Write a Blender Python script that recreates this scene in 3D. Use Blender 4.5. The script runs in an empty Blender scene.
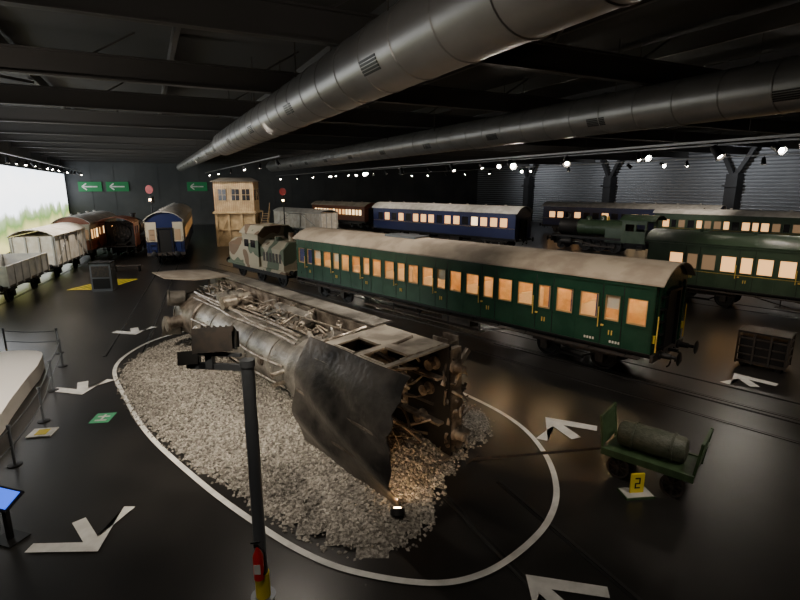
import bpy, math, random
from mathutils import Vector, Matrix
random.seed(7)
pi=math.pi
# ------------------------------------------------------------------ materials
def newmat(name):
    m=bpy.data.materials.new(name); m.use_nodes=True
    nt=m.node_tree; b=nt.nodes['Principled BSDF']; return m,nt,b
def mat(name,col,rough=.6,metal=0.0,col2=None,scale=4.0,bump=0.0,bscale=None,detail=6,spec=.5,lo=.4,hi=.6,emis=None,es=0):
    m,nt,b=newmat(name)
    b.inputs['Base Color'].default_value=(*col,1); b.inputs['Roughness'].default_value=rough
    b.inputs['Metallic'].default_value=metal; b.inputs['Specular IOR Level'].default_value=spec
    tc=nt.nodes.new('ShaderNodeTexCoord')
    if col2 is not None:
        n=nt.nodes.new('ShaderNodeTexNoise'); n.inputs['Scale'].default_value=scale; n.inputs['Detail'].default_value=detail
        r=nt.nodes.new('ShaderNodeValToRGB'); r.color_ramp.elements[0].position=lo; r.color_ramp.elements[1].position=hi
        r.color_ramp.elements[0].color=(*col,1); r.color_ramp.elements[1].color=(*col2,1)
        nt.links.new(tc.outputs['Object'],n.inputs['Vector']); nt.links.new(n.outputs['Fac'],r.inputs['Fac'])
        nt.links.new(r.outputs['Color'],b.inputs['Base Color'])
    if bump>0:
        n2=nt.nodes.new('ShaderNodeTexNoise'); n2.inputs['Scale'].default_value=bscale or scale*3; n2.inputs['Detail'].default_value=5
        bp=nt.nodes.new('ShaderNodeBump'); bp.inputs['Strength'].default_value=bump; bp.inputs['Distance'].default_value=.05
        nt.links.new(tc.outputs['Object'],n2.inputs['Vector']); nt.links.new(n2.outputs['Fac'],bp.inputs['Height'])
        nt.links.new(bp.outputs['Normal'],b.inputs['Normal'])
    if emis is not None:
        b.inputs['Emission Color'].default_value=(*emis,1); b.inputs['Emission Strength'].default_value=es
    return m
M={}
M['floor']=mat('asphalt_floor',(.016,.0153,.015),.3,0,(.025,.0238,.023),.5,.06,40,spec=.5)
M['white']=mat('white_floor_paint',(.85,.85,.82),.6,0,(.7,.7,.67),3)
M['yellow']=mat('yellow_paint',(.75,.6,.03),.5)
M['steel']=mat('rail_steel',(.09,.09,.09),.35,.8)
M['groove']=mat('rail_groove',(.004,.004,.004),.8)
M['black']=mat('black_iron',(.014,.014,.015),.5,.3)
M['dark']=mat('dark_iron',(.05,.047,.045),.5,.4,(.08,.065,.055),6)
M['ceil']=mat('ceiling_dark',(.032,.032,.032),.8)
M['beam']=mat('beam_steel',(.075,.072,.07),.6,.1)
M['wall']=mat('wall_grey',(.07,.075,.08),.8,0,(.095,.1,.105),.2)
M['slat']=mat('wall_slat',(.3,.31,.33),.5,.1)
M['duct']=mat('duct_metal',(.26,.255,.25),.38,.55,(.22,.215,.21),.8)
M['green']=mat('coach_green',(.014,.052,.03),.26,0,(.019,.064,.037),1.5,spec=.6)
M['dgreen']=mat('coach_dark_green',(.03,.055,.032),.35,0,(.042,.07,.042),1.5)
M['blue']=mat('coach_blue',(.014,.022,.085),.3)
M['cream']=mat('coach_cream',(.5,.45,.34),.5)
M['roof']=mat('roof_dusty',(.52,.44,.34),.8,0,(.38,.31,.24),1.2,.2,20)
M['roofg']=mat('roof_grey',(.55,.53,.49),.7,0,(.42,.4,.37),1.5)
M['gold']=mat('gold_lettering',(.8,.55,.1),.4)
M['wood']=mat('varnished_wood',(.75,.5,.25),.4,0,(.62,.38,.16),3)
M['framew']=mat('window_frame_wood',(.4,.28,.14),.4)
M['seat']=mat('seat_fabric',(.75,.6,.4),.9)
M['curtain']=mat('blue_curtain',(.03,.045,.2),.9)
M['blind']=mat('cream_blind',(.85,.8,.65),.9)
M['brown']=mat('coach_brown',(.22,.07,.035),.4)
M['offw']=mat('wagon_white',(.8,.76,.68),.7,0,(.66,.6,.5),2)
M['grey']=mat('wagon_grey',(.38,.38,.37),.7,0,(.5,.49,.45),2)
M['red']=mat('red_paint',(.6,.02,.015),.35)
M['lamp_emit']=mat('lamp_lens',(1,1,1),.3,emis=(1,.88,.7),es=110)
M['lamp_big']=mat('lamp_lens_bright',(1,1,1),.3,emis=(1,.9,.76),es=550)
M['lamp_warm']=mat('warm_lamp_lens',(1,1,1),.3,emis=(1,.6,.25),es=60)
M['strip']=mat('coach_ceiling_lamp',(1,1,1),.3,emis=(1,.7,.38),es=75)
M['winlit']=mat('lit_window_glow',(.6,.3,.1),.5,emis=(1,.52,.19),es=1.6)  # lit panes glow by themselves, standing in for lamps inside distant coaches
M['winlit2']=mat('lit_window_bright',(.8,.6,.3),.5,emis=(1,.68,.34),es=2.8)
M['windark']=mat('dark_window',(.02,.02,.025),.1)
M['windim']=mat('dim_window',(.12,.1,.08),.15,emis=(1,.6,.3),es=.2)
M['ivory']=mat('cabin_timber',(.55,.42,.24),.7,0,(.42,.31,.17),2)
M['tile']=mat('cabin_roof_zinc',(.14,.13,.11),.7)
M['pole']=mat('pole_grey',(.15,.165,.185),.4,.3)
M['olive']=mat('trolley_green',(.05,.09,.04),.5,0,(.035,.065,.028),5)
M['leather']=mat('leather_roll',(.05,.06,.04),.55,0,(.085,.09,.065),6,.3)
M['signg']=mat('sign_green',(.01,.2,.06),.5,emis=(.02,.5,.2),es=.05)
M['signfl']=mat('floor_sign_green',(.1,.5,.25),.5)
M['bluescreen']=mat('blue_screen',(.02,.05,.3),.3,emis=(.05,.15,1),es=1.6)
M['platform']=mat('platform_pale',(.9,.86,.8),.6)
M['lbody']=mat('loco_weathered_plate',(.13,.125,.115),.36,.5,(.42,.4,.365),1.6,.35,14,lo=.35,hi=.68)
M['lrust']=mat('loco_oxidised_iron',(.1,.08,.065),.5,.4,(.3,.265,.225),2.5,.4,14)
M['lcab']=mat('loco_cab_sheet',(.05,.049,.049),.32,.75,(.25,.23,.21),1.0,.25,8,lo=.38,hi=.72)
M['lpale']=mat('loco_pale_plate',(.5,.46,.4),.6,.1,(.36,.31,.26),2,.2)
M['ltop']=mat('loco_cab_side',(.22,.2,.175),.45,.35,(.4,.37,.32),2,.3)
M['lwheel']=mat('loco_wheel',(.06,.053,.046),.45,.55,(.14,.12,.1),4)
M['lpipe']=mat('loco_pipe',(.46,.42,.36),.38,.5,(.2,.165,.13),5)
def camo():
    m,nt,b=newmat('camouflage_paint'); tc=nt.nodes.new('ShaderNodeTexCoord')
    n=nt.nodes.new('ShaderNodeTexNoise'); n.inputs['Scale'].default_value=.7; n.inputs['Detail'].default_value=1
    r=nt.nodes.new('ShaderNodeValToRGB'); r.color_ramp.interpolation='CONSTANT'
    r.color_ramp.elements[0].color=(.12,.15,.1,1); r.color_ramp.elements[1].position=.44; r.color_ramp.elements[1].color=(.42,.37,.27,1)
    e=r.color_ramp.elements.new(.6); e.color=(.2,.13,.08,1)
    nt.links.new(tc.outputs['Object'],n.inputs['Vector']); nt.links.new(n.outputs['Fac'],r.inputs['Fac']); nt.links.new(r.outputs['Color'],b.inputs['Base Color'])
    b.inputs['Roughness'].default_value=.7; return m
M['camo']=camo()
def gravelmat():
    m,nt,b=newmat('gravel_stone'); g=nt.nodes.new('ShaderNodeNewGeometry')
    r=nt.nodes.new('ShaderNodeValToRGB'); r.color_ramp.elements[0].color=(.14,.13,.115,1); r.color_ramp.elements[1].color=(.52,.49,.44,1)
    nt.links.new(g.outputs['Random Per Island'],r.inputs['Fac']); nt.links.new(r.outputs['Color'],b.inputs['Base Color'])
    b.inputs['Roughness'].default_value=.9; return m
M['stone']=gravelmat()
M['gravelbase']=mat('gravel_base',(.14,.13,.115),.95,0,(.4,.38,.34),16,.9,24)
def screenmat():
    m,nt,b=newmat('landscape_projection'); tc=nt.nodes.new('ShaderNodeTexCoord')
    sp=nt.nodes.new('ShaderNodeSeparateXYZ'); nt.links.new(tc.outputs['Object'],sp.inputs[0])
    n=nt.nodes.new('ShaderNodeTexNoise'); n.inputs['Scale'].default_value=.25; n.inputs['Detail'].default_value=6
    nt.links.new(tc.outputs['Object'],n.inputs['Vector'])
    a=nt.nodes.new('ShaderNodeMath'); a.operation='MULTIPLY_ADD'; a.inputs[1].default_value=3.6; nt.links.new(n.outputs['Fac'],a.inputs[0]); nt.links.new(sp.outputs['Z'],a.inputs[2])
    d=nt.nodes.new('ShaderNodeMapRange'); d.inputs['From Min'].default_value=1.8; d.inputs['From Max'].default_value=11; nt.links.new(a.outputs[0],d.inputs['Value'])
    r=nt.nodes.new('ShaderNodeValToRGB'); E=r.color_ramp.elements
    E[0].color=(.3,.24,.1,1); E[1].position=1; E[1].color=(.75,.87,1,1)
    for p,c in ((.2,(.42,.38,.14,1)),(.32,(.1,.17,.045,1)),(.4,(.22,.28,.15,1)),(.46,(.85,.9,.95,1)),(.75,(1,1,1,1))):
        e=E.new(p); e.color=c
    nt.links.new(d.outputs[0],r.inputs['Fac']); b.inputs['Base Color'].default_value=(.1,.1,.1,1)
    nt.links.new(r.outputs['Color'],b.inputs['Emission Color']); b.inputs['Emission Strength'].default_value=4.2
    return m
M['screen']=screenmat()
def glassmat():
    m=bpy.data.materials.new('window_glass'); m.use_nodes=True; nt=m.node_tree; nt.nodes.clear()
    o=nt.nodes.new('ShaderNodeOutputMaterial'); t=nt.nodes.new('ShaderNodeBsdfTransparent'); g=nt.nodes.new('ShaderNodeBsdfGlossy'); g.inputs['Roughness'].default_value=.03
    x=nt.nodes.new('ShaderNodeMixShader'); x.inputs[0].default_value=.08
    nt.links.new(t.outputs[0],x.inputs[1]); nt.links.new(g.outputs[0],x.inputs[2]); nt.links.new(x.outputs[0],o.inputs[0]); return m
M['glass']=glassmat()
# ------------------------------------------------------------------ mesh builder
class MB:
    def __init__(s): s.v=[];s.f=[];s.mi=[];s.mats=[]
    def m(s,k):
        if k not in s.mats: s.mats.append(k)
        return s.mats.index(k)
    def add(s,vs,fs,k):
        o=len(s.v); i=s.m(k); s.v.extend([tuple(v) for v in vs])
        for f in fs: s.f.append([a+o for a in f]); s.mi.append(i)
    def box(s,x0,x1,y0,y1,z0,z1,k):
        s.add([(x0,y0,z0),(x1,y0,z0),(x1,y1,z0),(x0,y1,z0),(x0,y0,z1),(x1,y0,z1),(x1,y1,z1),(x0,y1,z1)],
          [(0,3,2,1),(4,5,6,7),(0,1,5,4),(1,2,6,5),(2,3,7,6),(3,0,4,7)],k)
    def obox(s,c,size,rot,k):
        R=rot.to_3x3(); a,b,d=[q/2 for q in size]; c=Vector(c)
        vs=[c+R@Vector(p) for p in ((-a,-b,-d),(a,-b,-d),(a,b,-d),(-a,b,-d),(-a,-b,d),(a,-b,d),(a,b,d),(-a,b,d))]
        s.add(vs,[(0,3,2,1),(4,5,6,7),(0,1,5,4),(1,2,6,5),(2,3,7,6),(3,0,4,7)],k)
    def beam(s,p0,p1,w,h,k):
        p0=Vector(p0);p1=Vector(p1);d=p1-p0; q=d.to_track_quat('X','Z').to_matrix(); s.obox((p0+p1)/2,(d.length,w,h),q,k)
    def lathe(s,o,ax,prof,k,n=20):
        o=Vector(o); q=Vector(ax).normalized().to_track_quat('Z','Y').to_matrix(); vs=[];fs=[]
        for (h,r) in prof:
            for i in range(n):
                a=2*pi*i/n; vs.append(o+q@Vector((r*math.cos(a),r*math.sin(a),h)))
        m=len(prof)
        for j in range(m-1):
            for i in range(n): fs.append((j*n+i,j*n+(i+1)%n,(j+1)*n+(i+1)%n,(j+1)*n+i))
        if prof[0][1]>1e-4: fs.append(tuple(reversed(range(n))))
        if prof[-1][1]>1e-4: fs.append(tuple(range((m-1)*n,m*n)))
        s.add(vs,fs,k)
    def cyl(s,p0,p1,r,k,n=12,r2=None):
        p0=Vector(p0);p1=Vector(p1); s.lathe(p0,p1-p0,[(0,r),((p1-p0).length,r if r2 is None else r2)],k,n)
    def tube(s,pts,r,k,n=7):
        P=[Vector(p) for p in pts]
        Q=[P[0]]
        for i in range(len(P)-1):
            a=P[max(i-1,0)];b=P[i];c=P[i+1];d=P[min(i+2,len(P)-1)]
            for t in (.25,.5,.75,1):
                Q.append(.5*((2*b)+(c-a)*t+(2*a-5*b+4*c-d)*t*t+(3*b-a-3*c+d)*t**3))
        vs=[];fs=[]
        for j,p in enumerate(Q):
            t=(Q[min(j+1,len(Q)-1)]-Q[max(j-1,0)]); t=t if t.length>1e-6 else Vector((1,0,0))
            q=t.normalized().to_track_quat('Z','Y').to_matrix()
            for i in range(n):
                a=2*pi*i/n; vs.append(p+q@Vector((r*math.cos(a),r*math.sin(a),0)))
        for j in range(len(Q)-1):
            for i in range(n): fs.append((j*n+i,j*n+(i+1)%n,(j+1)*n+(i+1)%n,(j+1)*n+i))
        s.add(vs,fs,k)
    def ext(s,prof,x0,x1,k,closed=True):
        n=len(prof); vs=[(x0,y,z) for y,z in prof]+[(x1,y,z) for y,z in prof]
        fs=[(i,(i+1)%n,n+(i+1)%n,n+i) for i in range(n if closed else n-1)]
        if closed: fs+= [tuple(reversed(range(n))),tuple(range(n,2*n))]
        s.add(vs,fs,k)
    def prism(s,poly,z0,z1,k):
        n=len(poly); vs=[(x,y,z0) for x,y in poly]+[(x,y,z1) for x,y in poly]
        s.add(vs,[(i,(i+1)%n,n+(i+1)%n,n+i) for i in range(n)]+[tuple(reversed(range(n))),tuple(range(n,2*n))],k)
    def obj(s,name,mtx=None,smooth=True,parent=None):
        me=bpy.data.meshes.new(name); me.from_pydata(s.v,[],s.f)
        for k in s.mats: me.materials.append(M[k])
        me.polygons.foreach_set('material_index',s.mi)
        if smooth:
            me.polygons.foreach_set('use_smooth',[True]*len(me.polygons))
            try: me.set_sharp_from_angle(angle=math.radians(35))
            except Exception: pass
        me.update(); ob=bpy.data.objects.new(name,me); bpy.context.scene.collection.objects.link(ob)
        if mtx is not None: ob.matrix_world=mtx
        if parent: ob.parent=parent
        return ob
def frame(origin,d):
    X=Vector((d[0],d[1],0)).normalized(); Z=Vector((0,0,1)); Y=Z.cross(X)
    m=Matrix((X,Y,Z)).transposed().to_4x4(); m.translation=Vector(origin); return m
D=Vector((-.697,.717,0)).normalized()
A=Vector((-.442,.897,0)).normalized()
E1=Vector((.897,.442,0)).normalized()
HF=frame((0,0,0),A)
def H(e,s,z=0): v=E1*e+A*s; return Vector((v.x,v.y,z))
# ------------------------------------------------------------------ camera
cam=bpy.data.cameras.new('camera'); co=bpy.data.objects.new('camera',cam); bpy.context.scene.collection.objects.link(co)
co.location=(0,0,6.5); co.rotation_euler=(math.radians(90-12.7),0,0); cam.lens=22.7; cam.sensor_width=36; cam.clip_end=400
bpy.context.scene.camera=co
# ------------------------------------------------------------------ room shell
S0,S1,EL,ER,ZC=-14,95,-11.3,66,12.0
b=MB(); b.box(S0,S1,-ER,-EL+0,-.2,0,'floor'); b.obj('floor',HF)
b=MB(); b.box(S0,S1,-ER,-EL,ZC,ZC+.2,'ceil'); b.obj('ceiling',HF)
b=MB(); b.box(S1,S1+.3,-ER,-EL,0,ZC,'wall')
for i in range(24): b.box(S1-.05,S1,-ER+3.2*i,-ER+3.2*i+.12,0,ZC,'wall')
b.obj('wall_far',HF)
b=MB(); b.box(S0,S1,-EL,-EL+.3,0,ZC,'wall'); b.obj('wall_left',HF)
b=MB(); b.box(S0,S1,-ER-.3,-ER,0,ZC,'wall')
z=.4
while z<11.6:
    b.obox(((S0+S1)/2,-ER+.12,z),(S1-S0,.3,.05),Matrix.Rotation(math.radians(38),3,'X'),'slat'); z+=.42
b.obj('wall_right',HF)
b=MB(); b.box(S0-.3,S0,-ER,-EL,0,ZC,'wall'); b.obj('wall_rear',HF)
b=MB(); b.box(28,94,11.0,11.1,1.0,8.3,'screen'); b.box(27.8,94.2,11.06,11.16,.8,8.5,'black'); b.obj('projection_screen',HF)
for s in (1,20,39,58,77):
    b=MB(); b.box(s-.7,s+.7,-ER+.3,-ER+1.6,0,8,'black')
    b.beam((s,-ER+1.1,7.5),(s-2.2,-ER+1.1,11.4),.4,.5,'black'); b.beam((s,-ER+1.1,7.5),(s+2.2,-ER+1.1,11.4),.4,.5,'black')
    b.box(s-.9,s+.9,-ER+.3,-ER+1.9,6.4,6.7,'black')
    b.obj('wall_column',HF)
b=MB()
for s in range(-10,95,8):
    b.box(s-.16,s+.16,-ER+.1,-EL-.1,11.0,11.06,'beam'); b.box(s-.16,s+.16,-ER+.1,-EL-.1,10.2,10.26,'beam'); b.box(s-.02,s+.02,-ER+.1,-EL-.1,10.2,11.0,'beam')
for i in range(14):
    y=-ER+3+5.6*i
    if y>-EL-.3: continue
    b.box(S0+.1,S1-.1,y-.08,y+.08,11.3,11.5,'beam'); b.box(S0+.1,S1-.1,y-.02,y+.02,11.5,11.9,'beam')
for s in range(-10,88,16):
    for i in range(0,13,3):
        y=-ER+3+5.6*i
        b.beam((s,y,10.9),(s+8,y+5.6,11.2),.12,.12,'beam'); b.beam((s,y+5.6,10.9),(s+8,y,11.2),.12,.12,'beam')
for s in range(-2,90,8):
    for i in range(0,26):
        y=-EL-3*i-1
        if i%2: b.beam((s,y,11.0),(s+.01,y-1.5,11.9),.06,.06,'beam')
b.obj('roof_beams',HF)
def duct(name,e,s0,s1,step):
    b=MB(); r=.78; pr=[(0,r)]
    x=s0
    while x<s1-1:
        rr=r if x<step else r*.72
        pr+= [(x-s0,rr),(x-s0+.02,rr+.02),(x-s0+.06,rr+.02),(x-s0+.08,rr)]
        x+=1.6
    pr.append((s1-s0,r*.72))
    b.lathe((s0,-e,9.4),(1,0,0),pr,'duct',40)
    x=s0+4
    while x<s1:
        b.cyl((x,-e-.6,9.9),(x,-e-.6,11.95),.02,'dark',5); b.cyl((x,-e+.6,9.9),(x,-e+.6,11.95),.02,'dark',5)
        rr=r if x<step else r*.72
        for sg in (-1,1):
            for q in range(5):
                a=math.radians(-38+q*5)
                b.obox((x+.8,-e+sg*math.cos(a)*(rr+.0),9.4+math.sin(a)*rr),(.9,.03,.05),Matrix.Rotation(sg*(a),3,'X'),'black')
        x+=7
    b.obj(name,HF)
duct('ventilation_duct',5.26,-8,89,40)
duct('ventilation_duct',17.3,-10,80,200)
# ------------------------------------------------------------------ rails / floor marks
def track(p0,p1,name='rail_track',g=.72):
    p0=Vector((*p0,0));p1=Vector((*p1,0)); d=(p1-p0); L=d.length
    b=MB()
    for sg in (-1,1):
        b.box(0,L,sg*g-.035,sg*g+.035,.0,.018,'steel'); b.box(0,L,sg*(g-.075)-.03,sg*(g-.075)+.03,.0,.006,'groove')
    b.obj(name,frame(p0,d))
NY=Vector((-.717,-.697,0))
def cline(C,L,W=2.9):
    c=Vector((*C,0))-NY*(W/2)*1.0; return c
G0=cline((8.10,15.56),20.6)
def xy(v): return (v.x,v.y)
track(xy(G0-D*14),xy(G0+D*36))
R0=cline((28.4,15.0),20); track(xy(R0-D*4),xy(R0+D*50))
W0=cline((11.8,52.0),22); track(xy(W0-D*14),xy(W0+D*30))
track((-10.9,19.0),(-30.6,72.5))
track((-20.9,20.3),(-33.5,60.5))
track((1.6,9.9),(4.2,4.5))
track((3.5,20.0),(16.5,6.6))
def crom(P,n=8):
    out=[];m=len(P)
    for i in range(m):
        a,b_,c,d=[Vector(P[(i+j)%m]) for j in (-1,0,1,2)]
        for q in range(n):
            t=q/n; out.append(.5*((2*b_)+(c-a)*t+(2*a-5*b_+4*c-d)*t*t+(3*b_-a-3*c+d)*t**3))
    return out
LINE=[(-10.3,17.2),(-8.6,14.75),(-6.7,12.35),(-4.49,10.16),(-2.98,8.85),(-1.82,7.97),(-.8,7.46),(.5,7.2),(1.4,7.4),(2.25,8.02),(2.98,8.87),(3.45,9.95),(3.6,11.4),(3.3,13.0),(2.34,14.7),(0,17.6),(-4,21.3),(-7,23),(-9.2,22.8),(-10.5,21.2),(-10.8,19.2)]
C=crom(LINE); n=len(C); vs=[];fs=[]
for i in range(n):
    t=(C[(i+1)%n]-C[i-1]).normalized(); nn=Vector((-t.y,t.x))
    for w in (-.065,.065): vs.append((C[i].x+nn.x*w,C[i].y+nn.y*w,.022))
for i in range(n): j=(i+1)%n; fs.append((2*i,2*j,2*j+1,2*i+1))
b=MB(); b.add(vs,fs,'white'); b.obj('floor_line_oval',smooth=False)
def arrow(px,py,dx,dy,L=1.2,w=.2):
    b=MB()
    h=.02; w*=1.2
    for sg in (-1,1):
        ang=math.radians(180-sg*46); ux,uy=math.cos(ang),math.sin(ang); nx,ny=-uy,ux
        b.add([(w*.7,0,h),(ux*L+nx*w/2*1,uy*L+ny*w/2,h),(ux*L-nx*w/2,uy*L-ny*w/2,h),(-w*.75,0,h)],[(0,1,2,3)] ,'white')
    b.add([(-.1,-w/2,h+.001),(-.1,w/2,h+.001),(-L*.9,w/2,h+.001),(-L*.9,-w/2,h+.001)],[(0,1,2,3)],'white')
    b.obj('floor_arrow',frame((px,py,0),(dx,dy)),smooth=False)
arrow(4.26,13.23,-.35,.94,1.25,.26)
arrow(-5.62,8.07,.69,-.68,1.2,.2)
arrow(11.87,16.71,.1,.99,1.15,.26)
arrow(-10.25,15.22,.5,-.85,1.15,.26)
arrow(-11.95,21.9,.5,-.86,1.15,.28)
arrow(2.24,7.25,-.53,.85,1.2,.2)
b=MB(); b.box(-.26,.26,-.32,.32,.004,.012,'signfl'); b.box(-.15,.15,-.2,-.12,.012,.015,'white'); b.box(-.03,.03,-.2,.22,.012,.015,'white'); b.box(-.16,.16,.05,.12,.012,.015,'white'); b.obj('floor_exit_sign',frame((-8.54,13.4,0),(1,.15)))
b=MB(); b.box(-.3,.3,-.25,.25,.004,.03,'white'); b.box(-.14,.14,-.16,.16,.03,.04,'yellow'); b.obj('floor_number_plate',frame((-9.65,12.5,0),(1,.2)))
b=MB()
for i in range(6):
    t=i/6
    b.add([(-21.4+2.5*t,31.8,.01),(-21.4+2.5*t+.22,31.8,.01),(-20.7+2.0*t+.22,35.7,.01),(-20.7+2.0*t,35.7,.01)],[(0,1,2,3)],'yellow')
b.add([(-21.4,31.7,.012),(-18.9,32.0,.012),(-18.85,32.25,.012),(-21.35,31.95,.012)],[(0,1,2,3)],'yellow')
b.obj('floor_hatching',smooth=False)
# ------------------------------------------------------------------ gravel bed
GR=crom([(-9.75,16.6),(-7.5,13.45),(-4.7,10.75),(-3.1,9.4),(-1.9,8.5),(-1.05,8.0),(-.25,7.95),(.4,8.5),(.85,9.9),(1.5,11.3),(2.5,13),(1.5,15),(-2,18.5),(-5.5,21.3),(-8,22.2),(-9.7,21.2),(-10.2,19)],5)
def gdist(x,y):
    ins=False; dm=1e9; n=len(GR)
    for i in range(n):
        a=GR[i];c=GR[(i+1)%n]
        if (a.y>y)!=(c.y>y) and x<(c.x-a.x)*(y-a.y)/(c.y-a.y)+a.x: ins=not ins
        e=c-a; t=max(0,min(1,((x-a.x)*e.x+(y-a.y)*e.y)/max(e.length_squared,1e-9))); dm=min(dm,math.hypot(a.x+e.x*t-x,a.y+e.y*t-y))
    return dm if ins else -dm
def gh(x,y,dd): return .42*(1-math.exp(-max(dd,0)/.8))+.03*math.sin(x*3.1+y*1.7)*min(1,max(dd,0))
b=MB(); st=.3; idx={}; vs=[];fs=[]
nx=int(14/st);ny=int(16/st)
for j in range(ny+1):
    for i in range(nx+1):
        x=-11+i*st;y=7.5+j*st; dd=gdist(x,y)
        if dd>-.2: idx[(i,j)]=len(vs); vs.append((x,y,gh(x,y,dd) if dd>0 else .0))
for j in range(ny):
    for i in range(nx):
        q=[(i,j),(i+1,j),(i+1,j+1),(i,j+1)]
        if all(k in idx for k in q): fs.append([idx[k] for k in q])
b.add(vs,fs,'gravelbase')
cnt=0
while cnt<27000:
    x=random.uniform(-10.8,3);y=random.uniform(7.6,22.5)
    if (x+10.8)*.75+(y-22.5)*.66>0.0 and x*.75+y*.66>10.8:
        if random.random()<.8: continue
    dd=gdist(x,y)
    if dd<-.18 or (dd<0 and random.random()<.7): continue
    z=gh(x,y,dd)
    r=random.uniform(.026,.056)
    q=Matrix.Rotation(random.uniform(0,6),3,'Z')@Matrix.Rotation(random.uniform(0,6),3,'X')
    pv=[Vector(p)*r*random.uniform(.7,1.15) for p in ((1.2,0,0),(-1.2,0,0),(0,1,0),(0,-1,0),(0,0,.8),(0,0,-.8))]
    b.add([q@p+Vector((x,y,z+r*.3)) for p in pv],[(0,2,4),(2,1,4),(1,3,4),(3,0,4),(2,0,5),(1,2,5),(3,1,5),(0,3,5)],'stone'); cnt+=1
b.obj('gravel_bed',smooth=False)
# ------------------------------------------------------------------ wheels
def wheel(B,x,y,z,R,sg,k='black',spokes=10):
    B.lathe((x,y-.06*sg,z),(0,sg,0),[(0,R*.82),(0,R+.03),(.03,R+.03),(.035,R),(.12,R),(.12,R*.84),(.02,R*.82)],k,28)
    B.lathe((x,y-.08*sg,z),(0,sg,0),[(0,R*.22),(.2,R*.2),(.22,0)],k,14)
    for i in range(spokes):
        a=2*pi*i/spokes
        B.obox((x+math.cos(a)*R*.52,y,z+math.sin(a)*R*.52),(R*.66,.05,.07),Matrix.Rotation(-a,3,'Y'),k)
def discwheel(B,x,y,z,R,sg,k='black'):
    B.lathe((x,y-.06*sg,z),(0,sg,0),[(0,R+.03),(.03,R+.03),(.035,R),(.12,R),(.12,R*.85),(.06,R*.8),(.05,R*.3),(.12,R*.22),(.12,0)],k,26)
def bogie(B,xc,k='black',wb=2.2):
    for sg in (-1,1):
        for dx in (-wb/2,wb/2):
            discwheel(B,xc+dx,sg*.75,.47+.02,.47,sg,k)
            B.box(xc+dx-.14,xc+dx+.14,sg*1.02-.1,sg*1.02+.1,.36,.66,'dark')
            for q in range(4): B.box(xc+dx-.42+q*.09,xc+dx+.42-q*.09,sg*1.06-.05,sg*1.06+.05,.68+.03*(3-q)-.02,.70+.03*(3-q)+.008,'dark')
        B.box(xc-wb/2-.55,xc+wb/2+.55,sg*.98-.03,sg*.98+.03,.62,.84,'dark')
        B.box(xc-.5,xc+.5,sg*1.08-.06,sg*1.08+.06,.34,.42,k)
        B.beam((xc-wb/2,sg*.98,.7),(xc-.4,sg*.98,.38),.05,.08,k); B.beam((xc+wb/2,sg*.98,.7),(xc+.4,sg*.98,.38),.05,.08,k)
    for dx in (-wb/2,wb/2): B.cyl((xc+dx,-.75,.49),(xc+dx,.75,.49),.08,k,8)
    B.box(xc-.25,xc+.25,-1,1,.6,.9,k)
def buffers(B,x,sg,k='black'):
    for y in (-.87,.87):
        B.lathe((x,y,1.03),(sg,0,0),[(0,.16),(.05,.16),(.08,.11),(.36,.09),(.38,.06),(.56,.06),(.57,.2),(.6,.24),(.62,.2),(.625,0)],k,16)
    B.box(min(x,x+sg*.3),max(x,x+sg*.3),-.05,.05,.98,1.08,k); B.tube([(x+sg*.3,0,1.0),(x+sg*.42,0,.8),(x+sg*.36,0,.6),(x+sg*.3,0,.72)],.03,k)
def arcroof(W,ze,zc,th=.05,n=14,over=.08):
    w=W/2+over; top=[];bot=[]
    for i in range(n+1):
        t=-1+2*i/n; z=ze+(zc-ze)*(1-abs(t)**2.4)
        top.append((w*t,z+th)); bot.append((w*t,z))
    return top+bot[::-1]
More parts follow.
